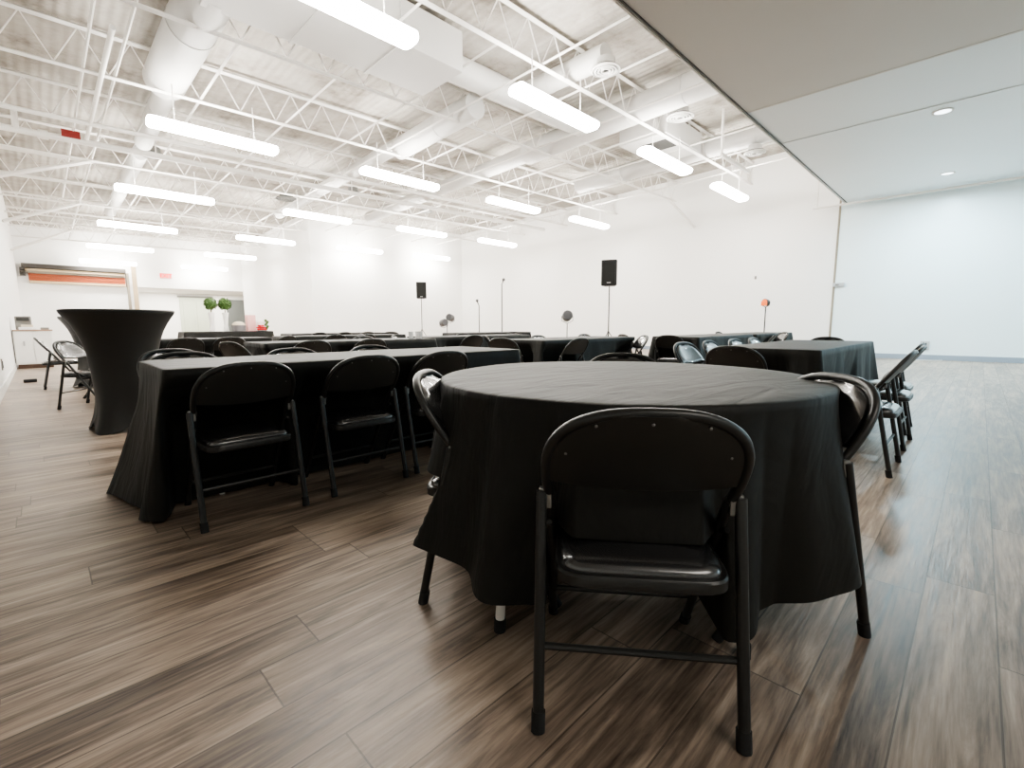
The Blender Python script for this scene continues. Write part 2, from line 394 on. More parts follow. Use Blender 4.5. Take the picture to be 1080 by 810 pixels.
# ------------------------------------------------------------------ ducts
def round_duct(name, a, c, r, label, parts=()):
    a, c = Vector(a), Vector(c); t = thing(name, label, 'duct', a)
    L = (c - a).length; d = (c - a).normalized()
    MB().tube([(0, 0, 0), d * L], r, 28).build('duct_body', M['duct'], t, smooth=True)
    for k in range(1, max(2, int(L / 1.2))):
        q = d * (k * 1.2)
        if k * 1.2 < L - .1: MB().tube([q - d * .02, q + d * .02], r * 1.03, 28).build('seam_band', M['duct'], t, smooth=True)
    return t
zt = zr(2, 9, ZCH) + .33
round_duct('round_duct', (1.95, 7.2, zt), (1.95, 10.45, zt - .06), .31, 'fat white round duct end above the nearest left light')
round_duct('round_duct', (2.02, 10.45, zt - .05), (2.08, 13.9, zt - .15), .17, 'slim white round duct continuing from the fat one')
round_duct('round_duct', (2.1, 14.6, zt - .2), (2.15, 22, zt - .35), .16, 'slim white round duct farther back along the left lights')
round_duct('round_duct', (6.45, 7.4, zt - .03), (6.55, 10.3, zt - .08), .24, 'white round duct with an open end over the second row of lights')
round_duct('round_duct', (6.55, 10.3, zt + .02), (6.75, 19., zt - .16), .17, 'slim white round duct running back over the second row of lights')
round_duct('round_duct', (9.15, 3.2, zt + .2), (9.25, 8.6, zt + .05), .27, 'fat white round duct between the light rows near the soffit')
round_duct('round_duct', (9.25, 8.6, zt + .05), (9.35, 17, zt - .2), .2, 'white round duct running away behind the fat one near the soffit')
round_duct('round_duct', (5.15, 6.75, zt + .05), (9.0, 6.75, zt + .12), .22, 'white round cross duct leaving the big rectangular trunk')
round_duct('round_duct', (7.0, 4.75, zt + .1), (7.0, 6.5, zt + .1), .18, 'short white round duct feeding the round ceiling diffuser')
round_duct('round_duct', (12.6, 3.0, zt + .25), (12.6, 9.5, zt + .1), .24, 'white round duct near the right wall above the last lights')
t = thing('trunk_duct', 'big white rectangular trunk duct under the roof at top left', 'duct', (3.5, 6.75, zt))
MB().span((-1.7, -.55, -.30), (1.65, .55, .30), .01).build('duct_box', M['duct'], t)
for x in (-.6, .55): MB().span((x - .02, -.565, -.315), (x + .02, .565, .31)).build('seam_band', M['duct'], t)
t = thing('unit_duct', 'white boxy duct unit with a dark open grille near the soffit', 'duct', (11.1, 5.9, zr(11, 6, ZCH) + .05))
MB().span((-.9, -.6, 0), (.9, .6, .45), .01).build('duct_box', M['duct'], t)
MB().span((-.55, -.4, -.012), (.0, .2, .001)).build('grille', M['dark'], t)
def diffuser(x, y, z, r, m, label):
    t = thing('ceiling_diffuser', label, 'vent', (x, y, z), 0, 'round ceiling diffusers')
    MB().lathe([(r * .62, .16), (r * .62, .03), (r, 0), (r, -.02), (r * .9, -.03)], n=28, caps=False).build('collar', M['duct' if m == 'white' else 'ventgrey'], t, smooth=True)
    MB().lathe([(.001, .02), (r * .9, .02)], n=28, caps=False).build('throat', M['dark'], t)
    for k in (.28, .5, .72):
        MB().tube([(r * k * math.cos(a), r * k * math.sin(a), -.02) for a in [2 * PI * j / 24 for j in range(24)]], .018, 6, closed=True).build('vane', M['duct' if m == 'white' else 'ventgrey'], t, smooth=True)
    return t
diffuser(6.95, 4.72, 5.07, .24, 'white', 'white round ceiling diffuser nearest the grey soffit, over the second light')
diffuser(9.7, 4.75, 5.15, .27, 'white', 'white round ceiling diffuser beside the boxy unit near the soffit')
diffuser(12.5, 4.2, 5.0, .24, 'white', 'white round ceiling diffuser farthest right by the hanging rail')
diffuser(2.28, 14.3, 4.96, .3, 'grey', 'dark grey round ceiling diffuser above the second left light')
diffuser(7.3, 14.2, 5.0, .24, 'grey', 'dark grey round ceiling diffuser above the middle lights')
diffuser(5.95, 16.0, 4.92, .32, 'grey', 'dark grey round ceiling diffuser left of the middle lights')
diffuser(10.3, 14.6, 5.0, .24, 'grey', 'small dark round ceiling diffuser over the third row of lights')

# ------------------------------------------------------------------ strip lights
LX = [2.50, 6.19, 9.87, 13.52]; LYs = [5.11, 9.70, 14.24, 18.78, 23.32, 27.86]; HL = .97
S0 = .93 + 3.45
proto_light = None
names_row = ['in the row nearest the camera', 'in the second row from the camera', 'in the third row from the camera', 'in the fourth row from the camera', 'in the fifth row back', 'in the rearmost row']
names_col = ['leftmost', 'second from left', 'third from left', 'rightmost']
for j, y in enumerate(LYs):
    cols = 4 if j < 4 else 2
    for i in range(cols):
        x = LX[i]
        lab = '%s white strip light hanging %s' % (('left' if i == 0 else 'right') if j > 3 else names_col[i], names_row[j])
        z = zr(x, y, S0)
        if proto_light is None:
            t = thing('strip_light', lab, 'ceiling light', (x, y, z), 0, 'strip lights')
            b = MB(); pr = []
            for k in range(16):
                a = -2 * PI * k / 16
                pr.append((.165 * math.copysign(abs(math.cos(a)) ** .6, math.cos(a)), .075 * math.sin(a) + .0))
            rows = []
            for xx, s in ((-HL, .8), (-HL + .03, 1), (HL - .03, 1), (HL, .8)):
                rows.append([(xx, u * s, v * s) for u, v in pr])
            V = b.grid(rows, True); b.bm.faces.new(V[0]); b.bm.faces.new(V[-1][::-1])
            b.build('diffuser', M['tube'], t, smooth=True)
            b = MB().span((-HL + .1, -.035, .073), (HL - .1, .035, .1), .006); b.build('housing', M['steel'], t)
            for xx in (-.6, .6): MB().tube([(xx, 0, .08), (xx, 0, .66)], .008, 6).build('hanger_rod', M['steel'], t)
            proto_light = t
        else:
            t = copy_tree(proto_light); t.location = (x, y, z); t['label'] = lab

# recessed downlights in the white soffit
for (x, y, lab) in ((10.15, .7, 'round recessed downlight in the white soffit, nearer one'), (14.3, .8, 'round recessed downlight in the white soffit, farther one')):
    t = thing('downlight', lab, 'ceiling light', (x, y, ZS), 0, 'downlights')
    MB().lathe([(.10, -.012), (.13, -.012), (.13, .0)], n=24, caps=False).build('ring', M['steel'], t, smooth=True)
    MB().lathe([(.001, -.008), (.1, -.008)], n=24, caps=False).build('lens', M['downlight'], t)
DL = [(10.15, .7), (14.3, .8), (10.15, -3.2), (14.3, -3.2)]

# ------------------------------------------------------------------ folding chair
Zb = .532                                   # hinge bracket height
def ytube(z):
    return .2275 - (z / .45) * .2875 if z < .45 else -.06 - (z - .45) / .315 * .215
def loop_w(z, a=.214, z0=.59, b=.165, n=2.7):
    if z <= z0: return a
    q = max(0., 1 - ((z - z0) / b) ** n); return a * q ** (1 / n)
def make_chair():
    t = thing('folding_chair', 'x', 'chair', group='black folding chairs')
    TR = .0125
    pts = []
    zs = [Zb, .57, .59]
    for z in zs: pts.append((-.208 - .006 * (z > .56), ytube(z), z))
    for k in range(1, 32):
        th = PI * k / 32; c, s_ = math.cos(th), math.sin(th); n = 2.7
        x = -.214 * math.copysign(abs(c) ** (2 / n), c); z = .59 + .165 * s_ ** (2 / n)
        pts.append((x, ytube(z), z))
    for z in zs[::-1]: pts.append((.208 + .006 * (z > .56), ytube(z), z))
    MB().tube(pts, TR, 10).build('back_frame', M['frame'], t, smooth=True)
    # backrest sheet: thin shell inside the loop
    zz = []
    zbm = .574; ztop = .752
    for k in range(15): zz.append(zbm + (ztop - zbm) * math.sin(PI / 2 * k / 14))
    def shell(off, wsub, zadd, bulge, nm, m):
        b = MB(); rows = []
        for side in (0, 1):
            rr = []
            for z in zz:
                w = max(.004, loop_w(min(z, .7545)) - wsub); row = []
                for k in range(13):
                    u = -1 + 2 * k / 12
                    x = u * w
                    dip = (.016 * (1 - u * u)) * (1 - (z - zbm) / (ztop - zbm))
                    zz_ = z - dip + zadd * (1 - 2 * (z - zbm) / (ztop - zbm))
                    hollow = -.022 * (1 - u * u) * math.sin(PI * min(1, max(0, (z - zbm) / (ztop - zbm))) * .5 + .5)
                    edge = min(1, min(1 - abs(u), (z - zbm) / (ztop - zbm) * 1., 1 - (z - zbm) / (ztop - zbm)) * 6)
                    y = ytube(z) + hollow * .6 + off + (0 if side == 0 else (.008 + bulge * max(0, edge)))
                    row.append((x, y, zz_))
                rr.append(row)
            rows.append(b.grid(rr))
        A, B = rows
        nz = len(zz)
        for k in range(12):
            b.bm.faces.new((A[0][k], A[0][k + 1], B[0][k + 1], B[0][k])); b.bm.faces.new((A[-1][k], A[-1][k + 1], B[-1][k + 1], B[-1][k]))
        for q in range(nz - 1):
            b.bm.faces.new((A[q][0], A[q + 1][0], B[q + 1][0], B[q][0])); b.bm.faces.new((A[q][12], A[q + 1][12], B[q + 1][12], B[q][12]))
        return b.build(nm, M[m], t, smooth=True)
    bk = shell(-.008, .004, 0., 0., 'backrest', 'panel')
    shell(.002, .022, .010, .016, 'back_pad', 'vinyl')
    for (x, z) in ((-.11, .728), (0, .735), (.11, .728), (-.17, .655), (.17, .655)):
        y = ytube(z) - .008 - .0132 * (1 - (x / .2) ** 2)
        MB().sphere((x, y - .001, z), .0035, 8, 6).build('rivet', M['chrome'], bk, smooth=True)
    # legs
    for s in (-1, 1):
        l = MB().tube([(s * .205, ytube(Zb), Zb), (s * .205, ytube(.45), .45), (s * .205, ytube(.2), .2), (s * .205, ytube(.012), .012)], TR, 10).build('leg', M['frame'], t, smooth=True)
        MB().tube([(s * .205, ytube(.035), .035), (s * .205, ytube(.0), .0)], .0155, 10).build('rubber_foot', M['rubber'], l, smooth=True)
        l = MB().tube([(s * .226, -.122, Zb + .005), (s * .226, -.2275, .012)], [.0135, .0135], 10).build('leg', M['frame'], t, smooth=True)
        MB().tube([(s * .226, -.218, .045), (s * .226, -.2275, 0.)], .0165, 10).build('rubber_foot', M['rubber'], l, smooth=True)
        h = MB().box((s * .217, -.118, Zb - .012), (.030, .022, .05), None, .004).build('hinge_bracket', M['chrome'], t)
        MB().tube([(s * .208, -.10, .45), (s * .208, .06, .37)], .007, 6).build('seat_link', M['frame'], t, smooth=True)
    MB().tube([(-.226, -.187, .185), (.226, -.187, .185)], .0085, 8).build('stretcher', M['frame'], t, smooth=True)
    MB().tube([(-.205, ytube(.14), .14), (.205, ytube(.14), .14)], .0085, 8).build('stretcher', M['frame'], t, smooth=True)
    MB().tube([(-.205, ytube(.335), .335), (.205, ytube(.335), .335)], .0085, 8).build('stretcher', M['frame'], t, smooth=True)
    # seat pan and pad (superellipse outline)
    def outline(hw, hd, n=7., N=48):
        o = []
        for k in range(N):
            a = 2 * PI * k / N; c, s_ = math.cos(a), math.sin(a)
            o.append((hw * math.copysign(abs(c) ** (2 / n), c), hd * math.copysign(abs(s_) ** (2 / n), s_)))
        return o
    cy = -.026
    b = MB(); rows = []
    for hw, hd, z in ((.17, .18, .353), (.188, .198, .355), (.193, .203, .359), (.193, .203, .381), (.189, .199, .386), (.17, .18, .386)):
        rows.append([(x, y + cy, z) for x, y in outline(hw, hd)])
    V = b.grid(rows, True); b.bm.faces.new(V[0][::-1]); b.bm.faces.new(V[-1])
    st = b.build('seat', M['frame'], t, smooth=True)
    b = MB(); rows = []
    for q, z in ((1., .386), (1., .392), (.975, .4005), (.92, .4075), (.8, .414), (.6, .4185), (.35, .421), (.1, .422)):
        rows.append([(x, y + cy, z) for x, y in outline(.180 * q, .19 * q, 7 - 4 * (1 - q))])
    V = b.grid(rows, True); b.bm.faces.new(V[0][::-1]); b.bm.faces.new(V[-1])
    b.build('seat_pad', M['vinyl'], st, smooth=True)
    return t

# (x, y, facing degrees, label)
CH = {
 'F':   (1.046, .605, 38, 'black folding chair in the foreground with its back to the camera at the round table'),
 'LC':  (1.15, 1.225, -50, 'black folding chair tucked into the left side of the big round table'),
 'RT':  (1.637, .486, 140, 'black folding chair right of the round table with pale sheen on its pad'),
 'FAR': (2.14, 1.31, 212, 'black folding chair on far side of the round table, only its arched top showing'),
 'L1':  (.674, 2.635, 90, 'left one of two full-view folding chairs along near side of the left long table'),
 'L2':  (1.285, 2.65, 90, 'right one of two full-view folding chairs along near side of the left long table'),
 'L3':  (1.83, 2.67, 90, 'folding chair at the right end of the left long table, just behind the round table'),
 'F1':  (.64, 3.32, 270, 'folding chair across the left long table, its top showing nearest the cocktail table'),
 'F2':  (1.30, 3.32, 270, 'folding chair across the left long table, middle top of the three'),
 'F3':  (1.93, 3.33, 270, 'folding chair across the left long table, its top farthest right'),
 'EL':  (.70, 3.88, 280, 'folding chair peeking out beyond the left end of the left long table'),
 'REND': (3.92, 1.31, 0, 'folding chair backing the round table at the near end of the right long table'),
 'R1':  (3.78, .54, 90, 'nearest of the three side-on chairs along right side of the right long table'),
 'R2':  (4.62, .55, 90, 'middle of the three side-on chairs along right side of the right long table'),
 'R3':  (5.26, .60, 90, 'farthest of the three side-on chairs along right side of the right long table'),
 'R4':  (6.62, 1.33, 180, 'folding chair at the far end of the right long table, only its dark top visible'),
 'B1':  (2.14, 5.48, 90, 'folding chair with dark arched back behind the middle of the left long table'),
 'B2':  (1.62, 5.6, 20, 'folding chair with pale pad at left end of the second long table'),
 'B3':  (2.86, 5.5, 90, 'folding chair showing a low grey top behind the right half of the left long table'),
 'B4':  (3.45, 6.35, 270, 'folding chair on far side of the second long table near the white cups'),
 'E1':  (1.44, 8.05, 90, 'folding chair beside the black cocktail table at the gathered-cloth table'),
 'E2':  (1.98, 8.05, 90, 'folding chair in front of the gathered-cloth table, right of its neighbour'),
 'E3':  (2.72, 8.15, 120, 'folding chair at right end of the gathered-cloth table'),
 'C1':  (3.7, 8.3, 90, 'folding chair with low grey top in front of the third long table'),
 'C2':  (4.3, 8.35, 90, 'folding chair with low grey top, right one in front of the third long table'),
 'D1':  (4.55, 11.0, 90, 'small far chair before the rear long table, left one'),
 'D2':  (5.15, 11.0, 90, 'small far chair before the rear long table, middle one'),
 'D3':  (5.75, 11.0, 90, 'small far chair before the rear long table, right one'),
 'D4':  (6.3, 10.6, 60, 'small far chair turned at the right end of the rear long table'),
 'K1':  (5.0, 6.08, 90, 'folding chair with dark back and visible seat before the centre table'),
 'K2':  (5.28, 5.5, 325, 'pale-lit folding chair standing side-on between the centre tables'),
 'K3':  (4.3, 6.65, 320, 'grey-lit folding chair at the left end of the centre table'),
 'K4':  (4.15, 7.5, 0, 'dark arched folding chair left of the centre table, next to the white cups'),
 'K5':  (5.9, 6.98, 270, 'folding chair on far side of the centre table under the left mic stand'),
 'M1':  (4.72, 3.75, 90, 'folding chair with broad dark back right behind the far edge of the round table'),
 'M2':  (4.33, 4.32, 15, 'folding chair with dark arched back at left end of the table behind the round one'),
 'M3':  (6.3, 3.78, 140, 'folding chair turned side-on with purple sheen near the gap in the tables'),
 'M4':  (6.65, 4.6, 270, 'folding chair on far side of the middle table, right one with dark pad'),
 'M5':  (5.45, 4.6, 270, 'folding chair on far side of the middle table, left one with flat grey top'),
 'M6':  (7.6, 7.35, 250, 'small dark-fronted chair standing before the far wall, right of tall mic stand'),
 'N1':  (4.17, 1.68, 265, 'folding chair with pale reflecting pad across the right long table, nearest of four'),
 'N2':  (4.78, 1.68, 272, 'folding chair with pale pad across the right long table, second of four'),
 'N3':  (5.46, 1.68, 268, 'folding chair with pale pad across the right long table, third of four'),
 'N4':  (6.08, 1.68, 270, 'folding chair with blue-tinted pad across the right long table, farthest of four'),
 'N5':  (6.93, 3.36, 10, 'dark-backed folding chair at left end of the far right table'),
 'N6':  (7.1, 4.1, 330, 'pale folding chair seen side-on left of the far right table'),
 'N7':  (10.35, 3.75, 270, 'folding chair on the far side of the far right table, dark top only'),
 'N8':  (9.5, 2.9, 100, 'pale grey chair back at the right end of the far right table'),
 'N9':  (10.3, 2.95, 130, 'blue-lit folding chair turned away beyond the far right table'),
 'BK1': (.40, 7.3, -35, 'folding chair standing left of the cocktail table, turned toward the room'),
 'BK2': (.22, 9.9, 0, 'far folding chair seen side-on by the white cabinet at the left wall'),
 'BK3': (.62, 8.0, 200, 'dark folding chair half hidden behind the cocktail table'),
}
proto = None
for k, (x, y, a, lab) in CH.items():
    if proto is None: proto = make_chair(); t = proto
    else: t = copy_tree(proto)
    t.location = (x, y, 0); t.rotation_euler = (0, 0, rad(a - 90)); t['label'] = lab

# ------------------------------------------------------------------ tables and cloths
def perim_circle(R, N):
    return [(R * math.cos(2 * PI * k / N), R * math.sin(2 * PI * k / N), math.cos(2 * PI * k / N), math.sin(2 * PI * k / N), 0.) for k in range(N)]
def perim_rect(hx, hy, step=.022, r=.035):
    o = []
    sides = [((hx - r, -hy), (1, 0)), ]
    segs = [((-hx + r, -hy), (hx - r, -hy), (0, -1)), ((hx, -hy + r), (hx, hy - r), (1, 0)), ((hx - r, hy), (-hx + r, hy), (0, 1)), ((-hx, hy - r), (-hx, -hy + r), (-1, 0))]
    cen = [(hx - r, -hy + r), (hx - r, hy - r), (-hx + r, hy - r), (-hx + r, -hy + r)]
    for i, (a, c, n) in enumerate(segs):
        L = math.dist(a, c); K = max(4, int(L / step))
        for k in range(K):
            f = k / K; o.append((a[0] + (c[0] - a[0]) * f, a[1] + (c[1] - a[1]) * f, n[0], n[1], max(0., 1 - min(f, 1 - f) * L / .16)))
        a0 = math.atan2(n[1], n[0])
        for k in range(5):
            q = a0 + PI / 2 * k / 5
            o.append((cen[i][0] + r * math.cos(q), cen[i][1] + r * math.sin(q), math.cos(q), math.sin(q), 1.))
    return o
ADJ = {}
def make_cloth(name, per, ctr, rz, ztop, hem, flare, amp, freq, corner, label, cat, group, seed, chairs=(), drape=(), levels=20, hemwave=0., topr=6):
    rng = random.Random(seed)
    loc = Vector((ctr[0], ctr[1], 0)); rot = Matrix.Rotation(rz, 3, 'Z')
    N = len(per); ph = [rng.uniform(0, 2 * PI) for _ in range(6)]
    ss = [0.]
    for k in range(1, N): ss.append(ss[-1] + math.dist(per[k][:2], per[k - 1][:2]))
    L = ss[-1] + math.dist(per[0][:2], per[-1][:2])
    n1 = max(3, round(freq * L)); n2 = max(2, round(freq * L * .43)); n3 = max(4, round(freq * L * 1.7))
    def wave(s):
        u = 2 * PI * s / L
        v = math.sin(n1 * u + ph[0] + 1.1 * math.sin(2 * u + ph[3])) + .7 * math.sin(n2 * u + ph[1]) + .35 * math.sin(n3 * u + ph[2])
        return v / 1.6
    zs = []
    extra = [.4310, .4275] if drape else []
    for k in range(levels + 1):
        t = k / levels; zs.append((ztop - .006) + (hem - ztop + .006) * t)
    zs = sorted(zs + extra, reverse=True)
    b = MB(); rows = []
    # top rings
    for q in [i / topr for i in range(1, topr)] + [.985]:
        rows.append([(p[0] * q, p[1] * q, ztop + .0008 * math.sin(9 * p[0] * q + 4 * p[1] * q + ph[4])) for p in per])
    rows.append([(p[0], p[1], ztop - .0025) for p in per])
    ch = []
    for c in chairs:
        cx, cy, a, _ = CH[c]
        ch.append((Vector((cx, cy, 0)), rad(a), c in drape))
    for zi, z in enumerate(zs):
        t = (ztop - z) / (ztop - hem) if ztop > hem else 0
        row = []
        for k, p in enumerate(per):
            w = wave(ss[k])
            zl = z
            if hemwave: zl = z + t * t * hemwave * math.sin(3 * 2 * PI * ss[k] / L + ph[5])
            off = .006 + flare * t ** 1.2 + amp * t ** .85 * w + corner * p[4] ** 1.5 * t
            off = max(off, .004)
            v = Vector((p[0] + p[2] * off, p[1] + p[3] * off, 0))
            if seed in ADJ: v = ADJ[seed](v, t)
            g = rot @ v + loc
            for (cc, a, dr) in ch:
                f = Vector((math.cos(a), math.sin(a), 0)); sd = Vector((math.sin(a), -math.cos(a), 0))
                d = g - cc; lx, ly = d.dot(sd), d.dot(f)
                if abs(lx) < .34 and -.5 < ly < .27:
                    w0, wf = (.204, .022) if dr else (.245, .09)
                    lat = 1. if abs(lx) < w0 else max(0., 1 - (abs(lx) - w0) / wf); lat = lat * lat * (3 - 2 * lat)
                    if dr: vert = 1. if z < .429 else 0.
                    else: vert = min(1., max(0., (ztop - .05 - z) / (ztop - .05 - .44)))
                    if dr and .429 <= z < .70 and abs(lx) < .2 and ly < .1:
                        q = min(1., (.70 - z) / .27) ** .8 * min(1., (.2 - abs(lx)) / .05)
                        pull = (-.125 - ly) * q
                        if pull < 0: g = g + f * pull
                    tgt = .262
                    # only push inward
                    push = (tgt - ly) * lat * vert
                    if push > 0: g = g + f * push
            loc_v = rot.transposed() @ (g - loc)
            row.append((loc_v.x, loc_v.y, zl))
        rows.append(row)
    V = b.grid(rows, True); b.bm.faces.new(V[0])
    o = b.build(name, M['cloth'], None, smooth='all')
    o.location = loc; o.rotation_euler = (0, 0, rz)
    return tag(o, label, cat, group)

def round_table(cx, cy, R):
    t = thing('round_table', 'big round folding table with white legs under the foreground black cloth', 'table', (cx, cy, 0))
    MB().lathe([(R - .03, .695), (R - .006, .70), (R - .006, .722), (R - .02, .7265)], n=64).build('tabletop', M['tablegrey'], t, smooth=True)
    for a in (238, 180 - .5, 300, 60, 120, 0):
        pass
    for (lx, ly) in ((.912 - cx, .964 - cy), (1.315 - cx, .392 - cy), (cx - .912, cy - .964 + .02), (cx - 1.315, cy - .392)):
        l = MB().tube([(lx * .93, ly * .93, .695), (lx, ly, .012)], .0145, 10).build('leg', M['tableleg'], t, smooth=True)
        MB().tube([(lx * .997, ly * .997, .04), (lx, ly, 0)], .0185, 10).build('rubber_foot', M['rubber'], l, smooth=True)
    return t
RC = (1.605, .985); RR = .70
round_table(*RC, RR)
def adj_round(v, t):
    # hangs fuller on the left, straighter on the right beside the chair
    a = math.degrees(math.atan2(v.y, v.x)) % 360
    k = 1 + .07 * t ** 1.3 * math.exp(-((a - 174) / 24) ** 2) - .045 * t * math.exp(-((a - 305) / 35) ** 2)
    return Vector((v.x * k, v.y * k, 0))
ADJ[5] = adj_round
make_cloth('tablecloth', perim_circle(RR, 560), RC, 0, .733, .175, .055, .058, 3.0, 0., 'black floor-skimming tablecloth over the big round foreground table', 'tablecloth', 'black tablecloths', 5,
           chairs=('F', 'LC', 'RT', 'FAR'), drape=('F', 'LC', 'RT', 'FAR'), levels=26, hemwave=.03, topr=10)

def rect_table(cx, cy, lx, ly, lab_t, lab_c, seed, chairs=(), rz=0., hem=.012, flare=.05, amp=.022, corner=.09, freq=2.4):
    t = thing('folding_table', lab_t, 'table', (cx, cy, 0), rz, 'long folding tables')
    MB().span((-lx / 2 + .006, -ly / 2 + .006, .69), (lx / 2 - .006, ly / 2 - .006, .726), .008).build('tabletop', M['tablegrey'], t)
    for sx in (-1, 1):
        for sy in (-1, 1):
            MB().tube([(sx * (lx / 2 - .25), sy * (ly / 2 - .3), .69), (sx * (lx / 2 - .25), sy * (ly / 2 - .3), 0)], .0145, 8).build('leg', M['tableleg'], t, smooth=True)
    make_cloth('tablecloth', perim_rect(lx / 2, ly / 2), (cx, cy), rz, .733, hem, flare, amp, freq, corner, lab_c, 'tablecloth', 'black tablecloths', seed, chairs=chairs, levels=14)

def adj_left(v, t):
    # the left end of this cloth spreads outward over the floor, its front corner is tucked in
    wl = max(0., min(1., (-v.x - 1.0) / .17)); wy = max(0., min(1., (v.y + .5) / .7))
    v.x -= .12 * wl * wy * t ** 1.8
    if v.y < -.2: v.y += .13 * max(0., min(1., (-v.x - .9) / .25)) * max(0., t - .12)
    return v
ADJ[11] = adj_left
rect_table(1.56, 3.0, 2.34, .76, 'long folding table hidden under the left black cloth beside the cocktail table', 'black floor-length cloth on the left long table beside the cocktail table', 11,
           ('L1', 'L2', 'L3', 'F1', 'F2', 'F3'), amp=.016, flare=.03, corner=.07)
rect_table(5.3, 1.22, 2.44, .78, 'long folding table under black cloth on the right, behind the round table', 'brownish black cloth on the right long table behind the round table', 12, ('REND', 'R1', 'R2', 'R3', 'R4', 'N1', 'N2', 'N3', 'N4'), flare=.04)
rect_table(5.52, 4.22, 2.2, .76, 'long folding table under black cloth in the middle, behind the round table', 'black cloth on the middle table whose edge shows behind the round table', 13, ('M1', 'M2', 'M3', 'M4', 'M5'))
rect_table(5.6, 6.6, 2.3, .76, 'long folding table under black cloth in the centre of the hall', 'purplish black pleated cloth on the centre table of the hall', 14, ('K1', 'K3', 'K5'), amp=.035, freq=4)
rect_table(2.9, 5.95, 2.3, .76, 'second long folding table behind the left one, under black cloth', 'black cloth on the second long table behind the left one', 15, ('B1', 'B2', 'B3', 'B4'))
rect_table(1.95, 8.62, 1.5, .76, 'short folding table under gathered black cloth behind the cocktail table', 'black gathered cloth with silvery folds on the table behind the cocktail table', 16, ('E1', 'E2', 'E3'), amp=.05, freq=4)
rect_table(4.25, 8.95, 2.4, .76, 'third long folding table back under black cloth', 'black cloth on the third long table back in the left half', 17, ('C1', 'C2'))
rect_table(5.3, 11.55, 2.4, .76, 'rear long folding table under black cloth before the far wall', 'black cloth on the rear long table before the far white wall', 18, ('D1', 'D2', 'D3'))
rect_table(8.2, 3.38, 2.4, .76, 'far right long folding table under black cloth, near half', 'black cloth on the far right table, near half', 19, ('N5',))
rect_table(10.78, 3.38, 2.4, .76, 'far right long folding table under black cloth, far half', 'black cloth on the far right table, far half by the orange lamp', 20, ('N8', 'N7', 'N9'))
rect_table(8.2, 9.0, 2.4, .76, 'folding table under black cloth in front of the mic stands', 'black cloth on the table in front of the mic stands', 21, ())
rect_table(4.5, 18.0, 2.6, .9, 'decoration table under black cloth near the back wall', 'black cloth on the decoration table with vases near the back wall', 22, ())

# spandex cocktail tables
def cocktail(cx, cy, rz, label, s=1.):
    t = thing('cocktail_table', label, 'table', (cx, cy, 0), rz, 'cocktail tables')
    N = 96; rows = []
    prof = [(.04, 0), (.10, .0), (.2, -.004), (.3, -.02)]
    pts = [(1.07, .398), (1.066, .407), (1.055, .408), (1.035, .400), (1.0, .375), (.95, .345), (.88, .310), (.80, .282), (.70, .258), (.58, .243), (.45, .236), (.32, .236), (.22, .243), (.13, .256), (.07, .27), (.03, .282), (.0, .295)]
    b = MB()
    rows.append([(.05 * math.cos(2 * PI * k / N), .05 * math.sin(2 * PI * k / N), 1.0725) for k in range(N)])
    rows.append([(.3 * math.cos(2 * PI * k / N), .3 * math.sin(2 * PI * k / N), 1.0725) for k in range(N)])
    for z, r in pts:
        row = []
        for k in range(N):
            a = 2 * PI * k / N
            lobe = abs(math.cos(2 * a)) ** 3
            tt = max(0, 1 - z / .45)
            rr = r + tt * (.055 * lobe - .03 * (1 - lobe))
            zz = z
            if z < .2: zz = z + (.2 - z) / .2 * .085 * (1 - lobe ** .35 if lobe > 0 else 1)
            row.append((rr * math.cos(a), rr * math.sin(a), zz))
        rows.append(row)
    V = b.grid(rows, True); b.bm.faces.new(V[0])
    b.build('spandex_cover', M['spandex'], t, smooth='all')
    MB().tube([(0, 0, .03), (0, 0, 1.03)], .035, 12).build('post', M['pole'], t, smooth=True)
    for k in range(4):
        a = k * PI / 2
        MB().tube([(0, 0, .05), (.28 * math.cos(a), .28 * math.sin(a), .02)], .02, 8).build('foot', M['pole'], t, smooth=True)
    return t
cocktail(.53, 5.52, rad(-40), 'tall black spandex-covered cocktail table, the near one on the left')
cocktail(.62, 9.7, rad(-20), 'second tall black cocktail table, half hidden behind the near one')

